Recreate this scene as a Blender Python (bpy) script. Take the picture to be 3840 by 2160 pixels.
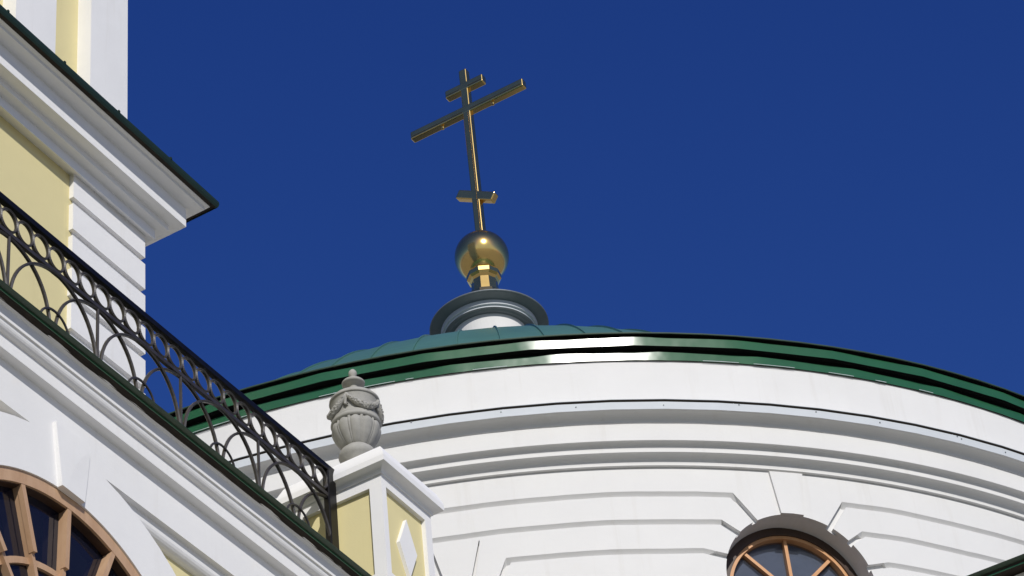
import bpy, bmesh, math, random
from mathutils import Vector, Matrix, noise
from mathutils.geometry import tessellate_polygon
random.seed(7)
for o in list(bpy.data.objects): bpy.data.objects.remove(o)
PI = math.pi
R = math.radians
SC = bpy.context.scene
COL = SC.collection
CAMZ = 1.6

# ------------------------------------------------------------------ camera
cam_d = bpy.data.cameras.new("Camera"); cam = bpy.data.objects.new("Camera", cam_d); COL.objects.link(cam)
PITCH, ROLL = 0.69180025, -0.11278346
fw = Vector((0, math.cos(PITCH), math.sin(PITCH))); up0 = Vector((0, -math.sin(PITCH), math.cos(PITCH))); rt0 = Vector((1, 0, 0))
rt = math.cos(ROLL) * rt0 + math.sin(ROLL) * up0
up = -math.sin(ROLL) * rt0 + math.cos(ROLL) * up0
M = Matrix((rt, up, -fw)).transposed().to_4x4(); M.translation = Vector((0, 0, CAMZ))
cam.matrix_world = M
cam_d.sensor_width = 36; cam_d.lens = 10344.31 / 3840 * 36
cam_d.clip_start = 0.1; cam_d.clip_end = 20000
SC.camera = cam

# ------------------------------------------------------------------ sun, sky, exposure
SUN = Vector((0.217, -0.8297, 0.5142)).normalized()
sd = bpy.data.lights.new("Sun", 'SUN'); sd.energy = 3.5; sd.angle = R(0.53); sd.color = (1.0, 0.965, 0.91)
so = bpy.data.objects.new("Sun", sd); COL.objects.link(so); so.location = (10, -40, 40)
so.rotation_euler = SUN.to_track_quat('Z', 'Y').to_euler()
w = bpy.data.worlds.new("World"); SC.world = w; w.use_nodes = True
nt = w.node_tree; bg = nt.nodes['Background']
sky = nt.nodes.new('ShaderNodeTexSky'); sky.sky_type = 'NISHITA'; sky.sun_disc = False
sky.sun_elevation = math.asin(SUN.z); sky.sun_rotation = math.atan2(SUN.x, SUN.y)
sky.altitude = 0; sky.air_density = 1.0; sky.dust_density = 1.0; sky.ozone_density = 6.0
# very clear air: red and green fall off faster than blue away from the bright horizon
sep = nt.nodes.new('ShaderNodeSeparateColor'); cmb = nt.nodes.new('ShaderNodeCombineColor'); nt.links.new(sky.outputs[0], sep.inputs[0])
def mth(op, x, v):
    n = nt.nodes.new('ShaderNodeMath'); n.operation = op; nt.links.new(x, n.inputs[0]); n.inputs[1].default_value = v; return n.outputs[0]
for i, (mx_, pw, k_) in enumerate(((4.0, 1.75, 0.42), (6.0, 1.42, 0.44), (7.0, 0.95, 1.05))):
    nt.links.new(mth('MULTIPLY', mth('POWER', mth('MINIMUM', sep.outputs[i], mx_), pw), k_), cmb.inputs[i])
nt.links.new(cmb.outputs[0], bg.inputs[0]); bg.inputs[1].default_value = 0.094
SC.view_settings.view_transform = 'Standard'; SC.view_settings.look = 'None'
SC.cycles.caustics_reflective = False; SC.cycles.caustics_refractive = False; SC.cycles.sample_clamp_indirect = 4.0
SC.view_settings.exposure = 0.0; SC.view_settings.gamma = 1.0; SC.view_settings.use_curve_mapping = False

# ------------------------------------------------------------------ frame of the church: u along the wing, n outward, z up
TH = 0.47397428
UX, UY = math.sin(TH), math.cos(TH)
NX, NY = math.cos(TH), -math.sin(TH)
AX, AY = -0.404381, 32.0            # axis of the rotunda
def W(u, n, z): return Vector((u * UX + n * NX, u * UY + n * NY, z + CAMZ))
def RC(a_deg, r, z):                # cylinder about the rotunda axis; 0 deg faces the street
    a = R(a_deg); return Vector((AX + r * math.sin(a), AY - r * math.cos(a), z + CAMZ))

# ------------------------------------------------------------------ materials
def mat(name): 
    m = bpy.data.materials.new(name); m.use_nodes = True
    return m, m.node_tree, m.node_tree.nodes['Principled BSDF']
def noise_node(t, scale, detail=4, rough=0.6, coord='Object', stretch=None):
    tc = t.nodes.new('ShaderNodeTexCoord'); n = t.nodes.new('ShaderNodeTexNoise')
    n.inputs['Scale'].default_value = scale; n.inputs['Detail'].default_value = detail; n.inputs['Roughness'].default_value = rough
    if stretch:
        mp = t.nodes.new('ShaderNodeMapping'); mp.inputs['Scale'].default_value = stretch
        t.links.new(tc.outputs[coord], mp.inputs[0]); t.links.new(mp.outputs[0], n.inputs[0])
    else: t.links.new(tc.outputs[coord], n.inputs[0])
    return n
def ramp(t, src, stops):
    r = t.nodes.new('ShaderNodeValToRGB'); e = r.color_ramp.elements
    while len(e) < len(stops): e.new(0.5)
    for i, (p, c) in enumerate(stops): e[i].position = p; e[i].color = (*c, 1)
    t.links.new(src, r.inputs[0]); return r
def bump(t, src, b, strength, dist=0.01):
    k = t.nodes.new('ShaderNodeBump'); k.inputs['Strength'].default_value = strength; k.inputs['Distance'].default_value = dist
    t.links.new(src, k.inputs['Height']); t.links.new(k.outputs[0], b.inputs['Normal']); return k
def plaster(name, c, var=0.035, stain=(0.75, 0.68, 0.58), stain_amt=0.10):
    m, t, b = mat(name)
    n1 = noise_node(t, 1.1, 5, 0.62); n2 = noise_node(t, 5.5, 5, 0.65); n3 = noise_node(t, 90, 3, 0.6)
    r1 = ramp(t, n1.outputs[0], [(0.3, tuple(x * (1 - var) for x in c)), (0.7, tuple(min(1, x * (1 + var * 0.6)) for x in c))])
    r2 = ramp(t, n2.outputs[0], [(0.60, (0, 0, 0)), (0.80, (1, 1, 1))])
    mx = t.nodes.new('ShaderNodeMix'); mx.data_type = 'RGBA'
    mul = t.nodes.new('ShaderNodeMath'); mul.operation = 'MULTIPLY'; mul.inputs[1].default_value = stain_amt
    t.links.new(r2.outputs[0], mul.inputs[0]); t.links.new(mul.outputs[0], mx.inputs[0])
    t.links.new(r1.outputs[0], mx.inputs[6]); mx.inputs[7].default_value = (*[c[i] * stain[i] / 0.75 for i in range(3)], 1)
    st = noise_node(t, 3.0, 4, 0.7, 'Object', (1.6, 1.6, 0.12)); r3 = ramp(t, st.outputs[0], [(0.56, (1, 1, 1)), (0.80, (0.90, 0.885, 0.86))])
    m2 = t.nodes.new('ShaderNodeMix'); m2.data_type = 'RGBA'; m2.blend_type = 'MULTIPLY'; m2.inputs[0].default_value = 0.85
    t.links.new(mx.outputs[2], m2.inputs[6]); t.links.new(r3.outputs[0], m2.inputs[7]); t.links.new(m2.outputs[2], b.inputs['Base Color'])
    b.inputs['Roughness'].default_value = 0.85; b.inputs['Specular IOR Level'].default_value = 0.25
    ad = t.nodes.new('ShaderNodeMath'); ad.operation = 'MULTIPLY_ADD'; ad.inputs[1].default_value = 0.35
    n4 = noise_node(t, 7, 3, 0.5)
    t.links.new(n3.outputs[0], ad.inputs[0]); t.links.new(n4.outputs[0], ad.inputs[2])
    bump(t, ad.outputs[0], b, 0.35, 0.006)
    return m
def plain(name, c, rough=0.5, metal=0.0, spec=0.5, var=0.1, scale=6, bs=0.0, bscale=4, bdist=0.01, coat=0.0):
    m, t, b = mat(name)
    n1 = noise_node(t, scale, 4, 0.6)
    r1 = ramp(t, n1.outputs[0], [(0.3, tuple(x * (1 - var) for x in c)), (0.7, tuple(min(1, x * (1 + var)) for x in c))])
    t.links.new(r1.outputs[0], b.inputs['Base Color'])
    b.inputs['Roughness'].default_value = rough; b.inputs['Metallic'].default_value = metal; b.inputs['Specular IOR Level'].default_value = spec
    b.inputs['Coat Weight'].default_value = coat; b.inputs['Coat Roughness'].default_value = 0.12
    if bs:
        n2 = noise_node(t, bscale, 2, 0.5); bump(t, n2.outputs[0], b, bs, bdist)
    return m
WHITE = plaster('white_plaster', (0.69, 0.685, 0.675))
WHITEF = plaster('white_plaster_wing', (0.79, 0.785, 0.78), stain=(0.74, 0.65, 0.53), stain_amt=0.14)
WHITET = plaster('white_plaster_tower', (0.79, 0.785, 0.785))
YELLOW = plaster('yellow_plaster', (0.69, 0.61, 0.335), stain=(0.72, 0.68, 0.62), stain_amt=0.12)
CAPM = plain('painted_flashing', (0.54, 0.57, 0.60), 0.6, 0, 0.2, 0.03, 3, 0.15, 6, 0.004)
GREEN = plain('green_sheet_metal', (0.022, 0.102, 0.045), 0.225, 0, 0.5, 0.10, 2.5, 0.30, 3.2, 0.012)
DOMEG = plain('teal_roof_paint', (0.066, 0.162, 0.130), 0.32, 0, 0.5, 0.10, 1.2, 0.15, 2.5, 0.008)
SHADEM = plain('grey_brown_shade', (0.075, 0.062, 0.052), 0.9, 0, 0.2)
ROOFT = plain('dark_roof_sheet', (0.012, 0.027, 0.018), 0.5, 0, 0.3, 0.15, 4)
BLACKSH = plain('black_eaves_shade', (0.006, 0.007, 0.006), 0.9, 0, 0.1, 0.2, 5)  # shade under the eaves, put into a black colour
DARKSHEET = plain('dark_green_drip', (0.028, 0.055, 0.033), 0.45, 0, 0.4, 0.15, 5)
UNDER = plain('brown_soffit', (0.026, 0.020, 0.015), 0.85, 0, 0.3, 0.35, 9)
GOLD = plain('polished_gold', (0.80, 0.545, 0.19), 0.15, 0.985, 0.5, 0.10, 3)
STEEL = plain('galvanised_sheet', (0.17, 0.19, 0.20), 0.50, 0.4, 0.5, 0.10, 3, 0.15, 4, 0.005)
IRONB = plain('gloss_black_iron', (0.005, 0.0045, 0.005), 0.34, 0, 0.22, 0.3, 12, 0.2, 40, 0.002)
IRON = plain('dusty_black_iron', (0.032, 0.028, 0.028), 0.45, 0, 0.5, 0.30, 12, 0.3, 60, 0.002)
CONC = plain('grey_cast_concrete', (0.325, 0.318, 0.295), 0.75, 0, 0.35, 0.12, 14, 0.4, 80, 0.003)
def wood(name, c1, c2):
    m, t, b = mat(name)
    n1 = noise_node(t, 7, 6, 0.7, 'Object', (1, 1, 0.25)); 
    r1 = ramp(t, n1.outputs[0], [(0.25, c1), (0.75, c2)]); t.links.new(r1.outputs[0], b.inputs['Base Color'])
    b.inputs['Roughness'].default_value = 0.5; bump(t, n1.outputs[0], b, 0.15, 0.004); return m
WOODL = wood('pale_varnished_wood', (0.40, 0.235, 0.13), (0.57, 0.38, 0.24))
WOODD = wood('dark_brown_frame_and_shade', (0.035, 0.018, 0.010), (0.06, 0.03, 0.018))
WOODO = wood('orange_varnished_wood', (0.48, 0.23, 0.09), (0.64, 0.35, 0.17))
def glass(name, c, amt, clear):
    m, t, b = mat(name)
    b.inputs['Base Color'].default_value = (*c, 1); b.inputs['Roughness'].default_value = 0.04; b.inputs['IOR'].default_value = 1.5
    tr = t.nodes.new('ShaderNodeBsdfTransparent'); tr.inputs[0].default_value = (*clear, 1)
    mx = t.nodes.new('ShaderNodeMixShader'); mx.inputs[0].default_value = amt
    out = t.nodes['Material Output']
    t.links.new(b.outputs[0], mx.inputs[1]); t.links.new(tr.outputs[0], mx.inputs[2]); t.links.new(mx.outputs[0], out.inputs[0])
    n = noise_node(t, 1.5, 2, 0.5); bump(t, n.outputs[0], b, 0.05, 0.01)
    return m
GLASSN = glass('dark_blue_glass', (0.010, 0.011, 0.022), 0.25, (0.5, 0.55, 0.7))
GLASSG = glass('dusty_grey_glass', (0.060, 0.066, 0.080), 0.62, (0.75, 0.8, 0.9))
ROOMD = plain('dim_interior', (0.05, 0.05, 0.06), 0.9)
ROOMG = plain('grey_inner_lining', (0.24, 0.26, 0.30), 0.9)
NAVY = plain('navy_reflection', (0.012, 0.016, 0.045), 0.2)
PAVE = plain('pale_paving', (0.33, 0.325, 0.28), 0.9, 0, 0.3, 0.15, 0.6)

# ------------------------------------------------------------------ object helpers
def link(name, verts, faces, m, parent=None, smooth=False, origin=None):
    if parent is not None: O = ORG[parent.name]
    else: O = origin if origin is not None else Vector((0, 0, 0))
    me = bpy.data.meshes.new(name); me.from_pydata([tuple(Vector(v) - O) for v in verts], [], faces); me.validate(); me.update()
    if smooth:
        for p in me.polygons: p.use_smooth = True
    ms = m if isinstance(m, (list, tuple)) else [m]
    for x in ms: me.materials.append(x)
    o = bpy.data.objects.new(name, me); COL.objects.link(o)
    if parent is not None: o.parent = parent
    else: o.location = O
    ORG[o.name] = O
    return o
ORG = {}
def thing(name, label, cat, loc, group=None):
    o = bpy.data.objects.new(name, None); o.empty_display_size = 0.2; COL.objects.link(o); o.location = loc
    o['label'] = label; o['category'] = cat
    if group: o['group'] = group
    ORG[o.name] = Vector(loc); return o
class MB:
    def __init__(s): s.v = []; s.f = []
    def add(s, v, f):
        k = len(s.v); s.v += [Vector(x) for x in v]; s.f += [tuple(i + k for i in q) for q in f]; return s
    def box(s, a, b, fn=W):         # box between two corners of the (u, n, z) frame
        u0, n0, z0 = a; u1, n1, z1 = b
        v = [fn(u, n, z) for z in (z0, z1) for (u, n) in ((u0, n0), (u1, n0), (u1, n1), (u0, n1))]
        return s.add(v, [(0, 3, 2, 1), (4, 5, 6, 7), (0, 1, 5, 4), (1, 2, 6, 5), (2, 3, 7, 6), (3, 0, 4, 7)])
    def tube(s, pts, r, n=8, closed=False, ry=None):
        pts = [Vector(p) for p in pts]; N = len(pts); rings = []; prev = None
        for i, p in enumerate(pts):
            if closed: d = (pts[(i + 1) % N] - pts[i - 1])
            else: d = pts[min(i + 1, N - 1)] - pts[max(i - 1, 0)]
            d.normalize()
            ref = SIDE if abs(d.dot(SIDE)) < 0.95 else Vector((0, 0, 1))
            x = d.cross(ref).normalized(); y = d.cross(x).normalized()
            rr = r(i / max(1, N - 1)) if callable(r) else r
            r2 = ry if ry is not None else rr
            rings.append([p + x * rr * math.cos(2 * PI * (k + .5) / n) + y * r2 * math.sin(2 * PI * (k + .5) / n) for k in range(n)])
        v = [q for g in rings for q in g]; f = []
        for i in range(N if closed else N - 1):
            a = i * n; b = ((i + 1) % N) * n
            for k in range(n): f.append((a + k, a + (k + 1) % n, b + (k + 1) % n, b + k))
        if not closed: f += [tuple(range(n))[::-1], tuple((N - 1) * n + k for k in range(n))]
        return s.add(v, f)
    def done(s, name, m, parent=None, smooth=False, origin=None):
        o = link(name, s.v, s.f, m, parent, smooth, origin)
        bm = bmesh.new(); bm.from_mesh(o.data); bmesh.ops.recalc_face_normals(bm, faces=bm.faces); bm.to_mesh(o.data); bm.free()
        if smooth:
            for p in o.data.polygons: p.use_smooth = True
        return o
SIDE = Vector((NX, NY, 0))

def revolve(prof, centre, a0=0, a1=360, n=96, phase=0.0, fn=None):
    """prof: (r, z) list, swept round the vertical axis through centre (x, y)."""
    mb = MB(); full = abs(a1 - a0) >= 359.99
    cnt = n if full else n + 1
    v = []
    for i in range(cnt):
        a = R(a0 + phase + (a1 - a0) * i / n)
        for (r, z) in prof: v.append(Vector((centre[0] + r * math.sin(a), centre[1] - r * math.cos(a), z + CAMZ)))
    k = len(prof); f = []
    for i in range(n):
        p = i * k; q = ((i + 1) % cnt) * k
        for j in range(k - 1): f.append((p + j, q + j, q + j + 1, p + j + 1))
    mb.add(v, f); return mb
def sweep(prof, u0, u1, n0, n1):
    """prof: (d, z); d = outward offset from the wall plane n0; runs u0..u1, then returns to n1 round a mitred corner."""
    mb = MB(); v = []
    for (d, z) in prof: v += [W(u0, n0 + d, z), W(u1 + d, n0 + d, z), W(u1 + d, n1, z)]
    f = []
    for j in range(len(prof) - 1):
        a = j * 3; b = a + 3
        f += [(a, a + 1, b + 1, b), (a + 1, a + 2, b + 2, b + 1)]
    mb.add(v, f); return mb
def arc2(c, r, a0, a1, n): return [(c[0] + r * math.cos(R(a0 + (a1 - a0) * i / n)), c[1] + r * math.sin(R(a0 + (a1 - a0) * i / n))) for i in range(n + 1)]

def slab(poly, lo, hi, fn, step=None, taper=None):
    """Flat outline (x, z) cut into columns and given thickness lo..hi along the third axis; fn(x, depth, z) maps to the place.
    Front face and all rims; no back face."""
    cl = []
    for p in poly:
        if not cl or math.hypot(p[0] - cl[-1][0], p[1] - cl[-1][1]) > 1e-5: cl.append(p)
    if math.hypot(cl[0][0] - cl[-1][0], cl[0][1] - cl[-1][1]) < 1e-5: cl.pop()
    poly = cl
    bm = bmesh.new()
    vs = [bm.verts.new((p[0], 0, p[1])) for p in poly]
    for t in tessellate_polygon([[Vector((p[0], p[1], 0)) for p in poly]]):
        try: bm.faces.new([vs[i] for i in t])
        except ValueError: pass
    if step:
        x0 = min(p[0] for p in poly); x1 = max(p[0] for p in poly)
        k = math.floor(x0 / step) + 1
        while k * step < x1 - 1e-6:
            bmesh.ops.bisect_plane(bm, geom=bm.verts[:] + bm.edges[:] + bm.faces[:], plane_co=(k * step, 0, 0), plane_no=(1, 0, 0), dist=1e-6)
            k += 1
    bm.verts.ensure_lookup_table(); bm.edges.ensure_lookup_table()
    idx = {v: i for i, v in enumerate(bm.verts)}
    nv = len(bm.verts)
    co = [v.co.copy() for v in bm.verts]
    front = [fn(c.x, hi if taper is None else hi * taper(c.x, c.z), c.z) for c in co]; back = [fn(c.x, lo, c.z) for c in co]
    F = [tuple(idx[v] for v in f.verts) for f in bm.faces]
    rim = [(idx[e.verts[0]], idx[e.verts[1]]) for e in bm.edges if len(e.link_faces) == 1]
    F += [(a, b, b + nv, a + nv) for a, b in rim]
    bm.free()
    mb = MB(); mb.add(front + back, F); return mb
def offset_line(pts, d):
    """Mitred parallel of a polyline, d to the left of its direction."""
    out = []
    for i, p in enumerate(pts):
        def nrm(a, b):
            x, y = b[0] - a[0], b[1] - a[1]; l = math.hypot(x, y); return (-y / l, x / l)
        if i == 0: n = nrm(pts[0], pts[1]); out.append((p[0] + n[0] * d, p[1] + n[1] * d)); continue
        if i == len(pts) - 1: n = nrm(pts[-2], pts[-1]); out.append((p[0] + n[0] * d, p[1] + n[1] * d)); continue
        a = nrm(pts[i - 1], p); b = nrm(p, pts[i + 1]); s = 1 + a[0] * b[0] + a[1] * b[1]
        out.append((p[0] + (a[0] + b[0]) / s * d, p[1] + (a[1] + b[1]) / s * d))
    return out
def hit_circle(a, b, c, r):
    """Point where the segment a -> b (b inside) enters the circle."""
    dx, dy = b[0] - a[0], b[1] - a[1]; fx, fy = a[0] - c[0], a[1] - c[1]
    A = dx * dx + dy * dy; B = 2 * (fx * dx + fy * dy); C = fx * fx + fy * fy - r * r
    t = (-B - math.sqrt(max(0, B * B - 4 * A * C))) / (2 * A); return (a[0] + dx * t, a[1] + dy * t)
def ang(p, c): return math.degrees(math.atan2(p[1] - c[1], p[0] - c[0]))

# ------------------------------------------------------------------ ground
g = MB(); S = 1500
g.add([(-S, -S, 0), (S, -S, 0), (S, S, 0), (-S, S, 0)], [(0, 1, 2, 3)])
go = g.done('ground', PAVE); go['kind'] = 'structure'

# ================================================================== ROTUNDA
rot = thing('rotunda', 'round white church hall with banded walls, moulded cornice and low green dome', 'church hall', (AX, AY, 0))
RW, RB = 9.22, 9.170
cyl = lambda x, y, z: RC(math.degrees(x / RW), y, z)
def hand(x, y, z):                  # hand-run plaster: the joints waver a little
    return RC(math.degrees(x / RW), y, z + 0.010 * noise.noise(Vector((x * 1.3, z * 0.5, 1.7))) + 0.004 * noise.noise(Vector((x * 5.0, z * 2.0, 4.2))))
CA, RA = (3.025, 15.09), 0.80        # window arch (arc length along wall, height)
CB, RBW = (-0.45, 14.41), 0.80       # the lower arch beside it
hw = 0.032
far_l, far_r = -12.0, 14.0
zc = [16.088, 15.743, 15.39]
L = []   # left of the window: corner and aim point of the three grooves
spec = [((CA[0] - 0.612, zc[0]), (CA[0] - 0.395, 15.76)), ((CA[0] - 0.772, zc[1]), (CA[0] - 0.585, 15.60)), ((CA[0] - 1.0, zc[2]), (CA[0] - 0.755, 15.325))]
def ext(a, b, k=1.6): return (a[0] + (b[0] - a[0]) * k, a[1] + (b[1] - a[1]) * k)
def groove_edges(side, i, x_far):
    """upper and lower edge of groove i from x_far to the arch (side -1 left, +1 right); last point lies on the arch."""
    c, e = spec[i]
    if side > 0: c = (2 * CA[0] - c[0], c[1]); e = (2 * CA[0] - e[0], e[1])
    line = [(x_far, c[1]), c, ext(c, e)]
    d = hw if side < 0 else -hw
    res = []
    for s in (1, -1):
        o = offset_line(line, d * s); o[2] = hit_circle(o[1], o[2], CA, RA); res.append(o)
    return res
def arcpts(c, r, a0, a1, n=14): return arc2(c, r, a0, a1, n)[1:-1]
wall_mb = MB()
def splayed(x, y, z):               # the upper lip of each joint slopes back and down
    if abs(y - RB) < 1e-6 and any(abs(z - (k + hw)) < 0.004 for k in zc): z -= 0.058
    return hand(x, y, z)
def addslab(poly, lo=RB, hi=RW, step=0.12):
    m = slab(poly, lo, hi, splayed, step); wall_mb.add(m.v, m.f)
E = {(s, i): groove_edges(s, i, far_l if s < 0 else far_r) for s in (-1, 1) for i in range(3)}
# band above the first groove, round the crown of the arch
uL, uR = E[(-1, 0)][0], E[(1, 0)][0]
addslab([(far_l, 16.50), *uL, *arcpts(CA, RA, ang(uL[2], CA), ang(uR[2], CA), 20), *uR[::-1], (far_r, 16.50)])
g3L = E[(-1, 2)]
def w2(side, up):
    c = (CB[0] + side * 0.515, zc[2]); e = (CB[0] + side * 0.42, 15.16)
    line = [(CB[0] + side * 3, zc[2]), c, ext(c, e)]
    o = offset_line(line, (hw if side < 0 else -hw) * (1 if up else -1)); o[2] = hit_circle(o[1], o[2], CB, RBW); return o
lo1, up2 = E[(-1, 0)][1], E[(-1, 1)][0]
addslab([*lo1, *arcpts(CA, RA, ang(lo1[2], CA), ang(up2[2], CA), 6), *up2[::-1]])
def kA(x): return 90 - math.degrees(math.asin(x / RBW))
def kP(x): return (CB[0] + x, CB[1] + math.sqrt(RBW * RBW - x * x))
def kn(s):                          # joint beside the keystone of the lower arch
    q_ = [kP(0.170), (CB[0] + 0.250, 15.668), (CB[0] + 0.240, 15.668), kP(0.125)]
    return q_ if s > 0 else [(2 * CB[0] - x, z) for x, z in q_[::-1]]
lo2, up3 = E[(-1, 1)][1], E[(-1, 2)][0]
wl, wr = w2(-1, True), w2(1, True)
addslab([*lo2, *arcpts(CA, RA, ang(lo2[2], CA), ang(up3[2], CA), 6), up3[2], up3[1], wr[1], wr[2], *arcpts(CB, RBW, ang(wr[2], CB), kA(0.175), 6), *kn(1), *arcpts(CB, RBW, kA(0.125), kA(-0.125), 5), *kn(-1), *arcpts(CB, RBW, kA(-0.175), ang(wl[2], CB), 6), wl[2], wl[1], (far_l, wl[1][1])])
lo3 = E[(-1, 2)][1]; vr, vl = w2(1, False), w2(-1, False); ZB = 12.5
addslab([vr[2], vr[1], lo3[1], lo3[2], *arcpts(CA, RA, ang(lo3[2], CA), 180, 8), (CA[0] - RA, CA[1]), (CA[0] - RA, ZB), (CB[0] + RBW, ZB), (CB[0] + RBW, CB[1]), *arcpts(CB, RBW, 0, ang(vr[2], CB), 10)])
addslab([(far_l, vl[1][1]), vl[1], vl[2], *arcpts(CB, RBW, ang(vl[2], CB), 180, 10), (CB[0] - RBW, CB[1]), (CB[0] - RBW, ZB), (far_l, ZB)])
l1, u2 = E[(1, 0)][1], E[(1, 1)][0]
addslab([*l1, *arcpts(CA, RA, ang(l1[2], CA), ang(u2[2], CA), 6), *u2[::-1]])
l2, u3 = E[(1, 1)][1], E[(1, 2)][0]
addslab([*l2, *arcpts(CA, RA, ang(l2[2], CA), ang(u3[2], CA), 6), *u3[::-1]])
l3 = E[(1, 2)][1]
addslab([*l3, *arcpts(CA, RA, ang(l3[2], CA), 0, 8), (CA[0] + RA, CA[1]), (CA[0] + RA, ZB), (far_r, ZB)])
# groove bottoms: the wall face behind the blocks, open at the windows
addslab([(far_l, 16.5), (far_l, ZB), (CB[0] - RBW, ZB), *arc2(CB, RBW, 180, 0, 28), (CB[0] + RBW, ZB), (CA[0] - RA, ZB), *arc2(CA, RA, 180, 0, 28), (CA[0] + RA, ZB), (far_r, ZB), (far_r, 16.5)], RB - 0.001, RB, 0.12)
aL, aR = math.degrees(far_l / RW), math.degrees(far_r / RW)
m = revolve([(RW, -CAMZ), (RW, ZB), (RW - 0.3, ZB)], (AX, AY), 0, 360, 240); wall_mb.add(m.v, m.f)
m = revolve([(RW, ZB), (RW, 16.5)], (AX, AY), aR, 360 + aL, 180); wall_mb.add(m.v, m.f)
# attic wall over the cornice
m = revolve([(9.365, 16.9), (9.365, 17.71)], (AX, AY), 0, 360, 300); wall_mb.add(m.v, m.f)
wall_mb.done('wall', WHITE, rot)
# keystones
ks = slab([(CA[0] - 0.173, 16.40), (CA[0] - 0.122, 15.88), (CA[0], 15.886), (CA[0] + 0.122, 15.88), (CA[0] + 0.187, 16.40)], RW - .01, 9.252, hand, 0.12)
ks.done('keystone', WHITE, rot)
# cornice: four steps under a sheet-metal capping
corn = [(9.2, 16.392), (9.256, 16.416), (9.256, 16.443)] 
corn = [(9.15, 16.417), (9.25, 16.417), (9.256, 16.421), (9.256, 16.440)]
corn += [(9.256 + 0.094 * (1 - math.cos(R(t))), 16.440 + 0.074 * math.sin(R(t))) for t in range(15, 91, 15)]
corn += [(9.352, 16.514), (9.356, 16.516), (9.356, 16.556)]
corn += [(9.356 + 0.070 * (1 - math.cos(R(t))), 16.556 + 0.052 * math.sin(R(t))) for t in range(15, 91, 15)]
corn += [(9.428, 16.608), (9.431, 16.611), (9.431, 16.822), (9.437, 16.824)]
corn += [(9.440 + 0.108 * (1 - math.cos(R(t))), 16.826 + 0.076 * math.sin(R(t))) for t in range(0, 91, 15)]
corn += [(9.552, 16.905), (9.566, 16.905)]
revolve(corn, (AX, AY), 0, 360, 300).done('cornice', WHITE, rot)
fl = revolve([(9.566, 16.905), (9.572, 16.903), (9.572, 16.996), (9.566, 16.998)], (AX, AY), 0, 360, 108, 1.0).done('capping', CAPM, rot)
revolve([(9.566, 16.998), (9.545, 17.000), (9.545, 17.012), (9.588, 17.013)], (AX, AY), 0, 360, 108, 1.0).done('capping_shade', SHADEM, fl)  # brown recess paints the shade and shadow under the lip
revolve([(9.588, 17.013), (9.592, 17.014), (9.592, 17.019), (9.35, 17.06)], (AX, AY), 0, 360, 108, 1.0).done('capping_lip', CAPM, fl)
for a in (1.04 + 0.0, 15.38, 30.5, -13.3):
    MB().box((-0.004, 0, 16.905), (0.004, 0.003, 17.008), lambda x, y, z: RC(a + math.degrees(x / 9.57), 9.560 + y, z)).done('seam', CAPM, fl)
for a, z in ((5.49, 16.954), (10.9, 16.948), (20.74, 16.976), (25.1, 16.955), (34.56, 16.95), (0.9, 16.965), (-4.62, 16.99), (15.7, 16.985), (30.8, 16.985), (31.1, 16.965)):
    MB().tube([RC(a, 9.566, z), RC(a, 9.577, z)], 0.008, 6).done('rivet', STEEL, fl)
# eaves: two green fascias folded from flat sheets; black soffits stand in for shade
PH = 3.1
def sheet(r, z0, z1, ph, seed):
    """Folded sheet-metal band: 54 nearly flat sheets, gently buckled."""
    mb = MB(); n_ = 54; sub = 8; v = []; f = []; da = 360 / n_
    for i in range(n_):
        for j in range(sub):
            for k, z in enumerate((z0, (z0 + z1) / 2, z1)):
                a = ph + da * (i + j / sub); chord = r * math.cos(R(da / 2)) / math.cos(R(da * (j / sub - .5)))
                rr = (k - 1) * 0.0028 + 0.80 * chord + 0.20 * (r - .004) + 0.0028 * noise.noise(Vector((a * 0.55, k * 0.8, seed))) + 0.0015 * noise.noise(Vector((a * 2.1, k * 1.3, seed + 5)))
                v.append(RC(a, rr, z + (0.0015 * noise.noise(Vector((a * .8, seed, 2))) if k != 1 else 0)))
    N = n_ * sub
    for i in range(N):
        p, q_ = 3 * i, 3 * ((i + 1) % N); f += [(p, q_, q_ + 1, p + 1), (p + 1, q_ + 1, q_ + 2, p + 2)]
    mb.add(v, f); return mb
fas = sheet(9.394, 17.686, 17.790, PH + 1.6, 1.0).done('fascia', GREEN, rot, True)
sheet(9.466, 17.826, 17.932, PH, 9.0).done('fascia', GREEN, rot, True)
revolve([(9.497, 17.952), (9.503, 17.956), (9.500, 17.972), (9.40, 18.02), (7.85, 18.12)], (AX, AY), 0, 360, 162, PH).done('roof_edge', DARKSHEET, rot)
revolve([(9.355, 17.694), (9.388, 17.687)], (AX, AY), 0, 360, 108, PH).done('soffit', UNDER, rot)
revolve([(9.380, 17.786), (9.366, 17.786), (9.366, 17.835), (9.43, 17.838), (9.450, 17.828)], (AX, AY), 0, 360, 216, PH).done('soffit', BLACKSH, rot)  # black recess in place of the shadow on the fascia below
revolve([(9.452, 17.928), (9.440, 17.930), (9.440, 17.966), (9.48, 17.966), (9.493, 17.954)], (AX, AY), 0, 360, 216, PH).done('soffit', BLACKSH, rot)
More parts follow.
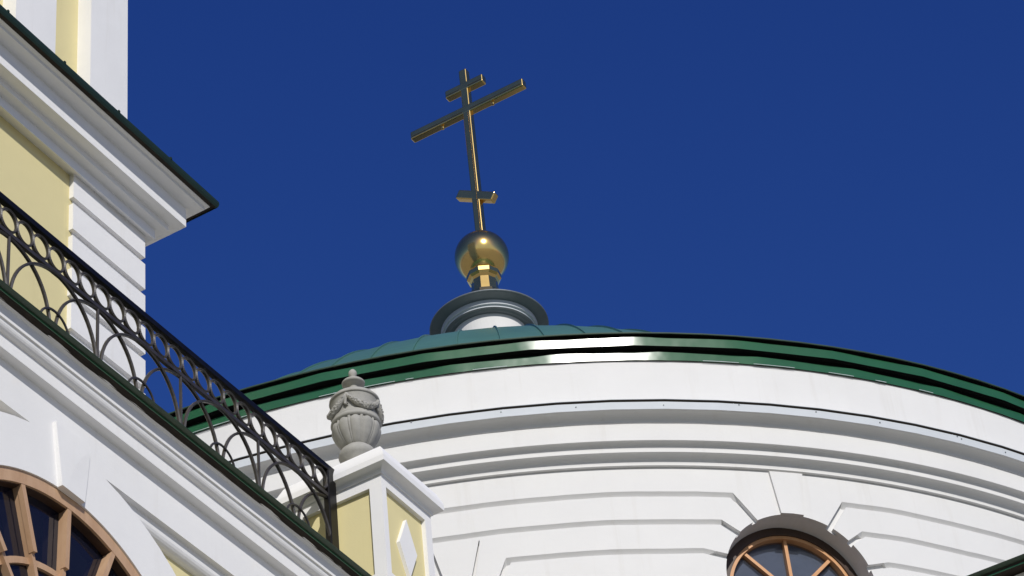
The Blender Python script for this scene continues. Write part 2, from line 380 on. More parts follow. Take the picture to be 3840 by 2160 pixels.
# scraps of white protective film left along the lower fold
for a0, a1 in ((-10.6, -9.2), (-8.4, -5.6), (-4.9, -4.4), (-0.6, 1.6), (14.2, 16.6), (17.6, 20.4), (22.8, 24.6), (26.2, 27.0), (-19.5, -15.0), (29.5, 30.6)):
    n_ = 8; mb = MB(); v = []
    for i in range(n_ + 1):
        a = a0 + (a1 - a0) * i / n_; h = 0.002 + 0.005 * abs(noise.noise(Vector((a * 3, 0, 7)))) * (1 - (2 * i / n_ - 1) ** 4)
        v += [RC(a, 9.3985, 17.6855), RC(a, 9.3985, 17.687 + h), RC(a, 9.395, 17.687 + h), RC(a, 9.395, 17.6855)]
    mb.add(v, [(4 * i + j, 4 * i + 4 + j, 4 * i + 4 + (j + 1) % 4, 4 * i + (j + 1) % 4) for i in range(n_) for j in range(4)] + [(0, 1, 2, 3), (4 * n_, 4 * n_ + 1, 4 * n_ + 2, 4 * n_ + 3)])
    mb.done('film_scrap', CAPM, fas)
# dome
ZS, RS, DX = 14.803, 8.561, -0.162
DC = (AX + DX, AY)
dp = []
for i in range(41):
    t = R(22.0 + (86.7 - 22.0) * i / 40); dp.append((RS * math.cos(t), ZS + RS * math.sin(t)))
NSE, SPH = 78, 3.2
dome = revolve(dp, DC, 0, 360, NSE, SPH).done('dome', DOMEG, rot)
for k in range(NSE):
    a = SPH + k * 360 / NSE
    if not (-75 < ((a + 180) % 360) - 180 < 75): continue
    mb = MB(); v = []; f = []
    pts = dp[0:40]
    for (r, z) in pts:
        nr, nz = r / RS, (z - ZS) / RS
        for (s_, h) in ((-0.009, -0.005), (-0.006, 0.022), (0.008, 0.020), (0.009, -0.005)):
            aa = R(a + math.degrees(s_ / max(r, .3))); q_ = r + nr * h
            v.append(Vector((DC[0] + q_ * math.sin(aa), DC[1] - q_ * math.cos(aa), z + nz * h + CAMZ)))
    for i in range(len(pts) - 1):
        for j in range(3): f.append((4 * i + j, 4 * i + 4 + j, 4 * i + 5 + j, 4 * i + 1 + j))
    mb.add(v, f); mb.done('seam', DOMEG, dome)
# lantern on the dome: white drum under a flared grey metal cap
lan = MB()
revolve([(0.565, 22.9), (0.565, 25.62)], (AX, AY), 0, 360, 72).done('lantern_drum', WHITE, rot)
revolve([(0.725, 25.738), (0.765, 25.745), (0.82, 25.760), (0.87, 25.772), (0.886, 25.778), (0.892, 25.786), (0.890, 25.802), (0.80, 25.86), (0.45, 26.10), (0.25, 26.25)], (AX, AY), 0, 360, 72).done('lantern_cap', STEEL, rot)
revolve([(0.688, 25.625), (0.694, 25.627), (0.694, 25.655), (0.720, 25.660), (0.725, 25.664), (0.725, 25.740)], (AX, AY), 0, 360, 72).done('lantern_band', CAPM, rot)
revolve([(0.560, 25.606), (0.62, 25.610), (0.65, 25.627), (0.690, 25.625)], (AX, AY), 0, 360, 72).done('lantern_soffit', STEEL, rot)
# window of the rotunda
def ring(c, r0, r1, lo, hi, fn, a0=0, a1=180, n=40, step=None):
    return slab(arc2(c, r1, a0, a1, n) + arc2(c, r0, a1, a0, n), lo, hi, fn, step)
def rwindow(c, r, detailed):
    win = MB()
    v = []; pts = [(c[0] + r, ZB)] + arc2(c, r, 0, 180, 40) + [(c[0] - r, ZB)]
    for p in pts: v += [hand(p[0], RB + 0.002, p[1]), hand(p[0], 8.86, p[1])]
    win.add(v, [(2 * i, 2 * i + 1, 2 * i + 3, 2 * i + 2) for i in range(len(pts) - 1)])
    wo = win.done('window', WHITE, rot)
    fr = ring(c, r - 0.092, r + 0.01, 8.86, 8.985, cyl, step=0.1)
    for s in (-1, 1):
        x0, x1 = sorted((c[0] + s * (r - 0.092), c[0] + s * (r + 0.01))); m = slab([(x0, ZB), (x1, ZB), (x1, c[1]), (x0, c[1])], 8.86, 8.985, cyl); fr.add(m.v, m.f)
    fr.done('frame', WOODD, wo)
    sa = ring(c, r - 0.130, r - 0.092, 8.86, 8.968, cyl, step=0.1)
    for s in (-1, 1):
        x0, x1 = sorted((c[0] + s * (r - 0.130), c[0] + s * (r - 0.092))); m = slab([(x0, ZB), (x1, ZB), (x1, c[1]), (x0, c[1])], 8.86, 8.968, cyl); sa.add(m.v, m.f)
    sa.done('sash', WOODO, wo)
    for a in (0, 45, 90, 135, 180):
        ca, sa_ = math.cos(R(a)), math.sin(R(a)); q = 0.018
        m = slab([(c[0] + ca * t + sa_ * s * q, c[1] + sa_ * t - ca * s * q) for (t, s) in ((0.16, 1), (r - .12, 1), (r - .12, -1), (0.16, -1))], 8.86, 8.945, cyl, 0.1)
        m.done('muntin', WOODO, wo)
    ring(c, 0.15, 0.195, 8.86, 8.947, cyl, n=20).done('muntin', WOODO, wo)
    for x in (-0.28, 0.28):
        slab([(c[0] + x - .02, ZB), (c[0] + x + .02, ZB), (c[0] + x + .02, c[1]), (c[0] + x - .02, c[1])], 8.86, 8.945, cyl).done('muntin', WOODO, wo)
    pane = slab([(c[0] - r, ZB), (c[0] + r, ZB)] + arc2(c, r, 0, 180, 40), 8.899, 8.90, cyl, 0.1); pane.done('pane', GLASSG, wo)
    inn = slab([(c[0] - r - .3, ZB), (c[0] + r + .3, ZB), (c[0] + r + .3, c[1] + r + .3), (c[0] - r - .3, c[1] + r + .3)], 8.866, 8.870, cyl, 0.2); inn.done('inner_lining', ROOMG, wo)
    for (x0, x1) in ((-.70, -.43), (-.34, .02)):
        tp = [(c[0] + x1 - (x1 - x0) * i / 6, c[1] + .20 - 0.55 * ((x1 - (x1 - x0) * i / 6) + .38) ** 2) for i in range(7)]
        slab([(c[0] + x0, ZB), (c[0] + x1, ZB)] + tp, 8.868, 8.874, cyl, 0.2).done('reflection_shape', NAVY, wo)  # navy shapes behind the glass stand in for its reflections
rwindow(CA, RA, True); rwindow(CB, RBW, False)

# ================================================================== CROSS on the dome
crs = thing('dome_cross', 'gilded eight-pointed cross on a golden ball above the green dome', 'cross', (AX, AY, 26.1 + CAMZ))
UA, NA = 28.288, -14.938
def bevel_box(a, b, bev=0.022, rot_n=0.0, pivot=None):
    u0, n0, z0 = a; u1, n1, z1 = b
    bm = bmesh.new(); bmesh.ops.create_cube(bm, size=1)
    for v in bm.verts: v.co = Vector(((u0 + u1) / 2 + v.co.x * (u1 - u0), (n0 + n1) / 2 + v.co.y * (n1 - n0), (z0 + z1) / 2 + v.co.z * (z1 - z0)))
    bmesh.ops.bevel(bm, geom=bm.edges[:], offset=bev, segments=(4 if bev > .02 else 2), profile=0.5, affect='EDGES')
    mb = MB(); bm.verts.ensure_lookup_table(); idx = {v: i for i, v in enumerate(bm.verts)}
    def tr(p):
        u, n, z = p
        if rot_n:
            dn, dz = n - pivot[0], z - pivot[1]; n = pivot[0] + dn * math.cos(rot_n) - dz * math.sin(rot_n); z = pivot[1] + dn * math.sin(rot_n) + dz * math.cos(rot_n)
        return W(u, n, z)
    mb.add([tr(v.co) for v in bm.verts], [tuple(idx[v] for v in f.verts) for f in bm.faces]); bm.free(); return mb
hb = 0.062
bevel_box((UA - hb, NA - .07, 27.5), (UA + hb, NA + .07, 31.115)).done('mast', GOLD, crs)
def cbar(z, half, tilt, name):
    for s in (-1, 1):
        pass
    hz = 0.079
    return bevel_box((UA - hb - .002, NA - half, z - hz), (UA + hb + .002, NA + half, z + hz), 0.022, tilt, (NA, z)).done(name, GOLD, crs)
cbar(30.745, 0.353, 0, 'upper_bar'); mbar = cbar(30.240, 1.055, 0, 'main_bar'); cbar(28.40, 0.365, R(-31), 'footrest_bar')
GOLDS = plain('dark_seam_gold', (0.10, 0.07, 0.03), 0.5, 0.8)  # darker gold for the sheet seams
def gseam(a, b): MB().box(a, b).done('seam', GOLDS, crs)
gseam((UA - hb - .004, NA + .024, 27.62), (UA - hb + .01, NA + .031, 30.15))
for z, h_ in ((30.240, 1.02), (30.745, 0.33)):
    for sg in (-1, 1):
        x0, x1 = sorted((NA + sg * .075, NA + sg * h_)); gseam((UA - hb - .006, x0, z - .040), (UA - hb + .01, x1, z - .033))
for s in (-.47, .47):
    revolve([(0.0, 30.085), (0.022, 30.09), (0.03, 30.12), (0.022, 30.15), (0.01, 30.165)], tuple(W(UA - .02, NA + s, 0))[:2], 0, 360, 12).done('bolt', GOLD, mbar)
bp = [(0.416 * math.cos(R(t)), 27.180 + 0.416 * math.sin(R(t))) for t in range(-66, 91, 4)]
revolve(bp, (AX, AY), 0, 360, 64).done('ball', GOLD, crs, True)
col = [(0.33, 26.20), (0.30, 26.36), (0.235, 26.405), (0.208, 26.43), (0.200, 26.66), (0.225, 26.70), (0.262, 26.73), (0.266, 26.80), (0.235, 26.84), (0.20, 26.88)]
revolve(col, (AX, AY), 0, 360, 10, -14.5).done('collar', GOLD, crs)

# ================================================================== PEDESTAL and URN
ped = thing('gate_pier', 'square white pier with yellow recessed panels and a raised diamond, under the stone urn', 'pier', W(14.61, -8.985, -CAMZ))
PU0, PU1, PN0, PN1 = 14.31, 15.000, -9.412, -8.610
body = MB()
rec = 0.035
body.box((PU0 + rec, PN0 + rec, -CAMZ), (PU1 - rec, PN1 - rec, 12.15))
body.done('panel', YELLOW, ped)
fr = MB()
def face_frame(axis):
    pass
zt, zb = 12.070, 11.30
for (z0, z1) in ((zt, 12.158), (10.75, zb - 0.0)):
    fr.box((PU0, PN0, z0), (PU1, PN1, z1))
sw = 0.075
fr.box((PU0, PN1 - 0.108, zb), (PU0 + 0.062, PN1, zt)); fr.box((PU0, PN0, zb), (PU0 + 0.08, PN0 + 0.09, zt))
fr.box((PU1 - 0.089, PN1 - 0.10, zb), (PU1, PN1, zt)); fr.box((PU1 - 0.08, PN0, zb), (PU1, PN0 + 0.09, zt))
fr.box((PU0, PN0, -CAMZ), (PU1, PN1, 10.745))
fr.done('frame', WHITET, ped)
capo = MB()
def square_prof(prof):
    mb = MB(); v = []; f = []
    for (d, z) in prof: v += [W(PU0 - d, PN0 - d, z), W(PU1 + d * .82, PN0 - d, z), W(PU1 + d * .82, PN1 + d, z), W(PU0 - d, PN1 + d, z)]
    for j in range(len(prof) - 1):
        for k in range(4): f.append((4 * j + k, 4 * j + (k + 1) % 4, 4 * j + 4 + (k + 1) % 4, 4 * j + 4 + k))
    k = 4 * (len(prof) - 1); f.append((k, k + 1, k + 2, k + 3)); mb.add(v, f); return mb
pp = [(-0.02, 12.157), (0.014, 12.157), (0.014, 12.176)]
pp += [(0.018 + 0.060 * (1 - math.cos(R(t))), 12.182 + 0.022 * math.sin(R(t))) for t in range(0, 91, 15)]
pp += [(0.085, 12.206), (0.085, 12.258), (0.076, 12.290), (0.045, 12.360), (0.025, 12.388)]
square_prof(pp).done('cap', WHITET, ped)
dm = MB(); uc, zd, dh, dw = 14.642, 11.664, 0.262, 0.121
v = [W(uc, PN1 - rec - .005, zd + dh), W(uc - dw, PN1 - rec - .005, zd), W(uc, PN1 - rec - .005, zd - dh), W(uc + dw, PN1 - rec - .005, zd)]
v += [p + (W(0, 0.035, 0) - W(0, 0, 0)) for p in v]
dm.add(v, [(4, 5, 6, 7), (0, 1, 5, 4), (1, 2, 6, 5), (2, 3, 7, 6), (3, 0, 4, 7)]); dm.done('diamond', WHITET, ped)

urn = thing('garden_urn', 'grey cast stone urn with fluted bowl, garland and finial on the white pier', 'urn', W(14.655, -9.012, 12.388))
uxy = W(14.655, -9.012, 0); UXY = (uxy.x, uxy.y)
def P_(t): return [(a, b) for a, b in t]
UZ = 1.0033
def uz(p): return [(r, z * UZ) for r, z in p]
foot = [(0.165, 12.347), (0.165, 12.52), (0.10, 12.54), (0.10, 12.58), (0.140, 12.625), (0.150, 12.650), (0.147, 12.672), (0.134, 12.696), (0.116, 12.712), (0.095, 12.735)]
revolve(uz(foot), UXY, 0, 360, 40).done('foot', CONC, urn, True)
# fluted bowl
bw = []; NB = 264; lobes = 11; prof = []
for i in range(31):
    t = i / 30; z = 12.725 + (12.945 - 12.725) * t
    prof.append((0.100 + 0.094 * math.sin(min(1, t * 1.12) * PI / 2) ** 0.85 - (0.012 * max(0, t - 0.75) / .25), z, t))
mb = MB(); v = []; f = []
for i in range(NB):
    a = 360 * i / NB; ph = (a / 360 * lobes + 0.37) % 1
    rib = abs(ph - .5) * 2                               # 1 on the narrow fillet between two lobes
    if rib > 0.90: dd = -0.002
    elif rib > 0.80: dd = -0.015
    else: dd = -0.012 + 0.016 * math.sqrt(max(0, 1 - (rib / 0.82) ** 2))
    for (r, z, t) in prof:
        top = 0.97 - 0.10 * (rib / .82) ** 2 if rib < .82 else 0.93
        e2 = 1.0 if t < top - .06 else max(0.0, 1 - ((t - top + .06) / .06) ** 2) if t < top else 0.0
        if rib < .80 and e2 < 1: e2 = e2 * (dd + .012) / dd - .012 / dd * (1 if t < top else 1) if abs(dd) > 1e-4 else 1
        v.append(Vector((UXY[0] + (r + dd * e2 * (0.4 + 0.6 * t)) * math.sin(R(a)), UXY[1] - (r + dd * e2 * (0.4 + 0.6 * t)) * math.cos(R(a)), z * UZ + CAMZ)))
k = len(prof)
for i in range(NB):
    p = i * k; q = ((i + 1) % NB) * k
    for j in range(k - 1): f.append((p + j, q + j, q + j + 1, p + j + 1))
mb.add(v, f); mb.done('bowl', CONC, urn, True)
neck = [(0.180, 12.935), (0.194, 12.942), (0.198, 12.955), (0.194, 12.968), (0.188, 12.972), (0.190, 12.980), (0.190, 12.990), (0.182, 13.000), (0.176, 13.004), (0.174, 13.02), (0.178, 13.10), (0.186, 13.150), (0.190, 13.158)]
revolve(uz(neck), UXY, 0, 360, 64).done('neck_band', CONC, urn, True)
lid = [(0.18, 13.158), (0.197, 13.160), (0.201, 13.168), (0.199, 13.182), (0.180, 13.205), (0.14, 13.232), (0.085, 13.262), (0.05, 13.282), (0.042, 13.305), (0.040, 13.335), (0.050, 13.346), (0.084, 13.356), (0.090, 13.362), (0.092, 13.374), (0.086, 13.382), (0.050, 13.400), (0.026, 13.415), (0.021, 13.430), (0.023, 13.440), (0.031, 13.456), (0.034, 13.472), (0.030, 13.490), (0.018, 13.506), (0.006, 13.516), (0.0, 13.518)]
lido = revolve(uz(lid), UXY, 0, 360, 48).done('lid', CONC, urn, True)
# swags of fruit hung from four knots
gar = MB()
def up_(a, r, z): return Vector((UXY[0] + r * math.sin(R(a)), UXY[1] - r * math.cos(R(a)), z * UZ + CAMZ))
SIDE_OLD = SIDE
for q in range(4):
    a0 = -14 + 90 * q
    pts = [up_(a0 + 90 * t / 20, 0.194, 13.135 - 0.115 * (1 - (2 * t / 20 - 1) ** 2)) for t in range(21)]
    gar.tube(pts, lambda t: 0.012 + 0.018 * math.sin(PI * t) ** 0.8, 10)
    for i in range(110):
        t = random.uniform(0.06, 0.94); a = a0 + 90 * t; z = 13.135 - 0.115 * (1 - (2 * t - 1) ** 2)
        th = random.uniform(-70, 80); rr = 0.012 + 0.018 * math.sin(PI * t) ** 0.8
        c = up_(a, 0.194 + rr * math.cos(R(th)) * 0.95, z + rr * math.sin(R(th)) * 0.95); s = random.uniform(.005, .010)
        bm = bmesh.new(); bmesh.ops.create_icosphere(bm, subdivisions=1, radius=s)
        gar.add([c + x.co for x in bm.verts], [tuple(y.index for y in x.verts) for x in bm.faces]); bm.free()
    k0 = up_(a0, 0.192, 13.13)
    gar.tube([k0 + Vector((0, 0, .012)), k0, up_(a0 - 3, 0.190, 13.085), up_(a0 - 5, 0.188, 13.05), up_(a0 - 1, 0.192, 13.035), up_(a0 + 2, .19, 13.045)], lambda t: 0.017 - 0.008 * t, 8)
gar.done('garland', CONC, urn, True)

# ================================================================== LOWER WING (arched window)
K = 0.9547
wing = thing('church_wing', 'white church wing with moulded eaves and a big fan window under the iron railing', 'building', W(11.2 * K, -9.05 * K, -CAMZ))
CW = 9.05 * K
pl = lambda x, y, z: W(x, y, z)          # y is n
WU0, WU1 = -6.0, 14.255
AC, AR, AO = (11.19 * K, 8.915 * K), 1.484 * K, 1.86 * K
nF = -CW                                  # face of frieze and archivolt
nY = -9.165 * K                           # yellow field
zg = 10.735 * K
# frieze band and archivolt in one face
import itertools
def circ_x(z): return math.sqrt(AO * AO - (z - AC[1]) ** 2)
xg = circ_x(zg); ag = math.degrees(math.atan2(zg - AC[1], xg))
top = 11.20 * K
front = MB()
poly = [(WU0, top), (WU0, zg), (AC[0] - xg, zg)] + arc2(AC, AO, 180 - ag, 180, 16)[1:] + [(AC[0] - AO, 4.0), (AC[0] - AR, 4.0)] + arc2(AC, AR, 180, 0, 64) + [(AC[0] + AR, 4.0), (AC[0] + AO, 4.0)] + arc2(AC, AO, 0, ag, 16) + [(WU1, zg), (WU1, top)]
m = slab(poly, nF - 0.20, nF, pl); front.add(m.v, m.f)
front.done('wall', WHITEF, wing)
fld = MB(); fld.box((WU0, nY - 0.3, -CAMZ), (WU1, nY, 4.0))
for (x0, x1) in ((WU0, AC[0] - AO + .002), (AC[0] + AO - .002, WU1)): pass
m = slab([(WU0, zg + .05), (WU0, 4.0), (AC[0] - 1.7 * K, 4.0)] + arc2(AC, 1.7 * K, 180, 0, 40) + [(AC[0] + 1.7 * K, 4.0), (WU1, 4.0), (WU1, zg + .05)], nY - .05, nY, pl)
fld.add(m.v, m.f)
fld.done('yellow_field', YELLOW, wing)
# moulding below the frieze, stopped by the archivolt
mp = [(nY, 10.617 * K)]
mp += [(nY + (9.165 - 9.093) * K * math.sin(R(t)), (10.690 - 0.073 * math.cos(R(t))) * K) for t in range(0, 91, 15)]
mp += [(-9.093 * K, 10.735 * K)]
for (x0, x1) in ((WU0, AC[0] - 1.28 * K), (AC[0] + 0.55 * K, WU1)):
    mm = MB(); v = []; f = []
    for (n_, z_) in mp: v += [W(x0, n_, z_), W(x1, n_, z_)]
    for j in range(len(mp) - 1): f.append((2 * j, 2 * j + 1, 2 * j + 3, 2 * j + 2))
    if x0 == WU0:      # end it inside the archivolt ring
        pass
    mm.add(v, f); mm.done('moulding', WHITEF, wing)
# keystone of the fan window: grows proud of the wall towards its foot, right flank turned away
kx, kz0, kz1 = 11.207 * K, 10.392 * K, 10.868 * K
def kp(x, z, d): return W(kx + x * K, nF + d * K, z)
kv = [kp(-.180, kz1, .028), kp(.176, kz1, .028), kp(.118, kz0, .040), kp(-.118, kz0, .040), kp(-.180, kz1, -.01), kp(.118, kz0, -.01), kp(-.118, kz0, -.01), kp(.176, kz1, -.01),
      kp(.172, kz1 - .05, .0293), kp(.085, kz1 - .13, .0313), kp(.005, kz1 - .25, .0343), kp(-.050, kz0 + .07, .0382), kp(-.075, kz0, .040), kp(.118, kz0, .034), kp(.15, kz1 - .25, .0283)]
km = MB(); km.add(kv, [(0, 3, 12, 11, 10, 9, 8, 1), (8, 9, 14), (9, 10, 14), (10, 11, 14), (11, 13, 14), (11, 12, 13), (0, 4, 6, 3), (3, 6, 5, 13, 12), (0, 1, 7, 4), (1, 8, 14, 13, 5, 7)]); km.done('keystone', WHITEF, wing)
# eaves cornice
def q(c, z): return (-c * K, z * K)
ep = [(9.05, 11.064), (8.980, 11.064), (8.978, 11.066), (8.978, 11.168)]
ep += [(8.978 - 0.050 * math.sin(R(t)), 11.168 + 0.056 * (1 - math.cos(R(t)))) for t in range(0, 91, 15)]
ep += [(8.928, 11.232), (8.915, 11.232), (8.915, 11.322), (8.893, 11.330), (8.880, 11.338)]
mm = sweep([((9.05 - c) * K, z * K) for (c, z) in ep], WU0, WU1 - 0.25, nF, nF - 0.6)
mm.done('cornice', WHITEF, wing)
sof = MB(); v = []; f = []
# ragged mortar under the sheet
Nn = 160
for i in range(Nn + 1):
    u_ = 3.0 + (WU1 - 3.0) * i / Nn
    j1 = 0.007 * noise.noise(Vector((u_ * 4, 0, 0))) + 0.003 * noise.noise(Vector((u_ * 23, 3, 0)))
    v += [W(u_, -8.848 * K, 11.348 * K), W(u_, (-8.875) * K, 11.338 * K), W(u_, -8.888 * K, (11.333 + j1 * .8) * K), W(u_, -8.890 * K, (11.329 + j1) * K)]
for i in range(Nn):
    for j in range(3): f.append((4 * i + j, 4 * i + 4 + j, 4 * i + 5 + j, 4 * i + 1 + j))
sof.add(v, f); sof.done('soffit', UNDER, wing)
rf = MB()
rv = [(8.848, 11.352), (8.844, 11.342), (8.840, 11.354), (8.800, 11.358), (8.796, 11.364), (8.800, 11.370), (9.30, 11.42), (12.0, 11.42)]
v = []; f = []
for (c, z) in rv: v += [W(WU0, -c * K, z * K), W(WU1, -c * K, z * K)]
for j in range(len(rv) - 1): f.append((2 * j, 2 * j + 1, 2 * j + 3, 2 * j + 2))
rf.add(v, f); rf.done('roof_edge', DARKSHEET, wing)
he = MB(); he.box((WU0, -8.844 * K, 11.338 * K), (WU1, -8.838 * K, 11.352 * K)); he.done('drip_hem', GREEN, wing)
# fan window
fwi = MB()
v = []; pts = arc2(AC, AR + .001, 0, 180, 64)
for p in pts: v += [W(p[0], nF - .001, p[1]), W(p[0], nF - 0.26, p[1])]
fwi.add(v, [(2 * i, 2 * i + 1, 2 * i + 3, 2 * i + 2) for i in range(len(pts) - 1)])
fwo = fwi.done('window', WHITEF, wing)
FR = AR - 0.088
def with_jambs(mb, r0, r1, lo, hi):
    for sg in (-1, 1):
        x0, x1 = sorted((AC[0] + sg * r0, AC[0] + sg * r1)); m = slab([(x0, 4.0), (x1, 4.0), (x1, AC[1]), (x0, AC[1])], lo, hi, pl); mb.add(m.v, m.f)
    return mb
with_jambs(ring(AC, FR, AR, nF - 0.20, nF - 0.012, pl, 0, 180, 64), FR, AR, nF - 0.20, nF - 0.012).done('frame', WOODL, fwo)
with_jambs(ring(AC, FR - 0.006, FR, nF - 0.20, nF - 0.030, pl, 0, 180, 64), FR - .006, FR, nF - 0.20, nF - 0.030).done('sash', WOODD, fwo)  # dark ring: shade on the frame's inner face put into colour
slab([(AC[0] - FR, AC[1] - .06), (AC[0] + FR, AC[1] - .06), (AC[0] + FR, AC[1] + .02), (AC[0] - FR, AC[1] + .02)], nF - .2, nF - .014, pl).done('transom', WOODL, fwo)
for x in (-0.7, 0, 0.7):
    slab([(AC[0] + x - .03, 4.0), (AC[0] + x + .03, 4.0), (AC[0] + x + .03, AC[1] - .06), (AC[0] + x - .03, AC[1] - .06)], nF - .2, nF - .03, pl).done('muntin', WOODL, fwo)
for z in (5.3, 6.6, 7.6):
    slab([(AC[0] - FR, z - .02), (AC[0] + FR, z - .02), (AC[0] + FR, z + .02), (AC[0] - FR, z + .02)], nF - .2, nF - .04, pl).done('muntin', WOODL, fwo)
def spoke(a, r0, r1, w_, lo, hi):
    ca, sa_ = math.cos(R(a)), math.sin(R(a))
    return slab([(AC[0] + ca * t + sa_ * s * w_, AC[1] + sa_ * t - ca * s * w_) for (t, s) in ((r0, 1), (r1, 1), (r1, -1), (r0, -1))], lo, hi, pl)
RI = 0.90 * K
for k in range(9):
    a = 88.3 + (k - 4) * 19.1
    m1 = spoke(a, 0.15, FR - .004, 0.014, nF - 0.20, nF - 0.034)
    m2 = spoke(a, RI + 0.035, FR + .001, 0.018, nF - 0.050, nF - 0.014); m1.add(m2.v, m2.f)
    m1.done('muntin', WOODL, fwo)
ring(AC, RI - .030, RI + .012, nF - 0.20, nF - 0.062, pl, 0, 180, 48).done('muntin', WOODL, fwo)
slab([(AC[0] - AR, 4.0), (AC[0] + AR, 4.0)] + arc2(AC, FR + .01, 0, 180, 48), nF - 0.087, nF - 0.085, pl).done('pane', GLASSN, fwo)
slab([(AC[0] - AR - .3, 4.0), (AC[0] + AR + .3, 4.0), (AC[0] + AR + .3, AC[1] + AR + .3), (AC[0] - AR - .3, AC[1] + AR + .3)], nF - .9, nF - .89, pl).done('inner_lining', ROOMD, fwo)

# ================================================================== UPPER TIER set back behind the railing
tier = thing('upper_storey', 'yellow church upper storey with grooved white corner pilaster and deep white cornice', 'building', W(14.0, -11.0, 10.8 + CAMZ))
nP, nW = -11.0, -11.045
TU0, TU1 = -2.0, 14.592
yb = MB(); yb.box((TU0, nW - 5.0, -CAMZ), (TU1 - 0.045, nW, 16.0)); yb.done('wall', YELLOW, tier)
pm = MB(); gz = [15.714 - 0.3555 * k for k in range(0, 16)]; gh = 0.072; gd = 0.048; UL = 13.60
zhi = 15.99
for k, z in enumerate(gz + [9.8]):
    pm.box((UL, nW - 1.0, z), (TU1, nP, zhi))
    if k < len(gz): pm.box((UL + .036, nW - .96, z - gh), (TU1 - gd, nP - gd + .012, z)); zhi = z - gh
pm.done('pilaster', WHITET, tier)
# groove floor on the pilaster's left return is the wall itself
cp = [(11.06, 15.985), (11.0, 15.968), (10.965, 15.952), (10.942, 15.941), (10.94, 15.943), (10.94, 16.048), (10.86, 16.050), (10.855, 16.054), (10.855, 16.100), (10.848, 16.114), (10.747, 16.114), (10.745, 16.116), (10.745, 16.332), (10.640, 16.335), (10.628, 16.337), (10.622, 16.362), (10.600, 16.372), (10.592, 16.378)]
sweep([(11.0 - c, z) for (c, z) in cp], TU0, TU1, nP, nP - 4).done('cornice', WHITET, tier)
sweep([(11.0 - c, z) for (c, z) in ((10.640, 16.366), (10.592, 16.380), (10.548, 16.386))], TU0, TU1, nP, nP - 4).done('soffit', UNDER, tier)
ro = sweep([(11.0 - c, z) for (c, z) in ((10.55, 16.386), (10.550, 16.372), (10.545, 16.380), (10.538, 16.394), (10.533, 16.420), (10.536, 16.448), (10.9, 16.50), (13.0, 17.0))], TU0, TU1, nP, nP - 4)
roo = ro.done('roof', ROOFT, tier)
for u_ in [12.145 + 0.735 * k for k in range(-8, 4)]:
    MB().box((u_ - .010, -10.530, 16.436), (u_ + .010, -10.60, 16.462)).done('seam', ROOFT, roo)

# ================================================================== BELL TOWER behind
tow = thing('bell_tower', 'tall yellow tower with white pilasters rising behind the upper cornice', 'tower', W(15.5, -13.6, -CAMZ))
cT = -13.5
MB().box((9.0, cT - 6.0, -CAMZ), (17.45, cT - 0.185, 34.0)).done('wall', YELLOW, tow)
for (x0, x1) in ((15.681, 16.339), (16.937, 17.593), (14.0, 14.85), (12.3, 13.1)):
    d_ = 6.02 if x1 > 17.5 else 0.3
    MB().box((x0, cT - d_, -CAMZ), (x1, cT, 34.0)).done('pilaster', WHITET, tow)

# ================================================================== RAILING on the wing roof
rail = thing('balcony_railing', 'black wrought iron railing of rings and crossing arches along the wing roof', 'railing', W(11.0, -9.0, 10.95 + CAMZ))
nR = -9.0
RU0, RU1 = 5.5, 14.262
bevel_box((RU0, nR - .024, 12.278), (RU1, nR + .024, 12.332), 0.008).done('handrail', IRONB, rail)
bevel_box((RU0, nR - .014, 12.034), (RU1 - .03, nR + .014, 12.068), 0.004).done('lower_bar', IRON, rail)
bevel_box((RU0, nR - .015, 11.40), (RU1 - .03, nR + .015, 11.43), 0.004).done('base_bar', IRON, rail)
po = bevel_box((RU1 - .105, nR - .03, 10.92), (RU1, nR + .024, 12.300), 0.008); po.done('post', IRONB, rail)
u_ = RU1 - 0.105 - 0.085 + 0.012
rr = 0.0815
while u_ > 6.0:
    j1, j2, j3 = random.uniform(-.003, .003), random.uniform(-.002, .002), random.uniform(-.002, .002)
    pts = [W(u_ + j1 + (rr + j2) * math.cos(2 * PI * k / 36), nR, 12.166 + (0.088 + j3) * math.sin(2 * PI * k / 36)) for k in range(36)]
    MB().tube(pts, 0.0105, 6, True, 0.018).done('ring', IRON, rail)
    u_ -= 0.1645
bay = 0.4665; n0 = 13.275
BZ = 11.45; AH = 12.035 - BZ
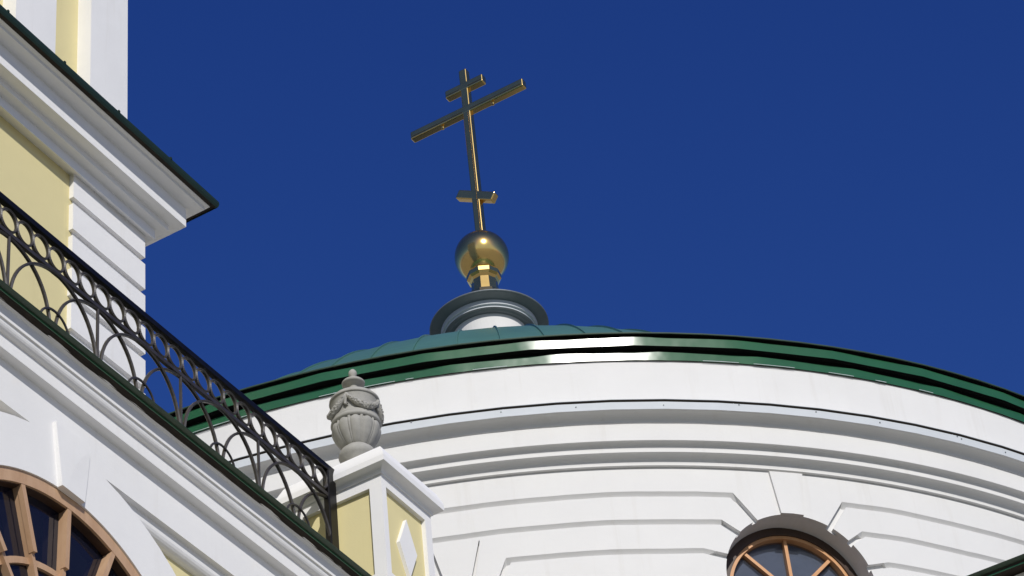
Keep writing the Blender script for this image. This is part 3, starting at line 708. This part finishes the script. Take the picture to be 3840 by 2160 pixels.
for k in range(-14, 3):
    node = n0 + (k + 1) * bay
    # an arch springs from every node and spans two bays, crossing its neighbours
    pts = []
    for i in range(33):
        t = PI * i / 32
        x = node + bay - bay * 0.965 * math.cos(t) + 0.006 * noise.noise(Vector((k * 3.1, t * 1.2, 0))); z = BZ + AH * math.sin(t) ** 0.85
        if x > RU1 - 0.06: continue
        pts.append(W(x, nR + (0.006 if k % 2 else -0.006), z))
    if len(pts) > 3 and pts[0] != pts[-1]:
        MB().tube(pts, 0.0115, 6, False, 0.016).done('arch', IRON, rail)
    if k % 2:   # upright rod
        MB().tube([W(node, nR, BZ - .04), W(node, nR, 12.045)], 0.0125, 6).done('rod', IRON, rail)
    else:       # small hoop straddling the node
        pts = [W(node - 0.150 * math.cos(PI * i / 16), nR + .012, 11.555 + 0.150 * math.sin(PI * i / 16)) for i in range(17)]
        MB().tube(pts, 0.0095, 6).done('hoop', IRON, rail)

# ================================================================== PORCH at the lower right
por = thing('side_porch', 'corner of a lower porch roof with dark green metal eaves at the right edge', 'porch', W(19.5, -4.5, -CAMZ))
pU, pZ = 18.0, 11.88
MB().box((pU + .42, -6.2, -CAMZ), (pU + 3.2, -1.0, pZ - .16)).done('wall', WHITE, por)
MB().box((pU + .17, -6.28, pZ - .20), (pU + 3.2, -0.95, pZ - .05)).done('cornice', WHITE, por)
MB().box((pU + .05, -6.34, pZ - .035), (pU + 3.2, -0.9, pZ - .012)).done('soffit', UNDER, por)
pr = MB(); v = [W(pU, -6.4, pZ), W(pU, -.85, pZ), W(pU + .06, -.85, pZ - .02), W(pU + .06, -6.4, pZ - .02), W(pU + 1.6, -6.4, pZ + .5), W(pU + 1.6, -.85, pZ + .5), W(pU + 3.2, -6.4, pZ), W(pU + 3.2, -.85, pZ)]
pr.add(v, [(0, 1, 2, 3), (0, 4, 5, 1), (4, 6, 7, 5), (3, 2, 7, 6), (0, 3, 6, 4), (1, 5, 7, 2)]); pr.done('roof', DARKSHEET, por)
MB().box((pU + .052, -6.4, pZ - .045), (pU + .060, -.85, pZ - .022)).done('drip_hem', GREEN, por)
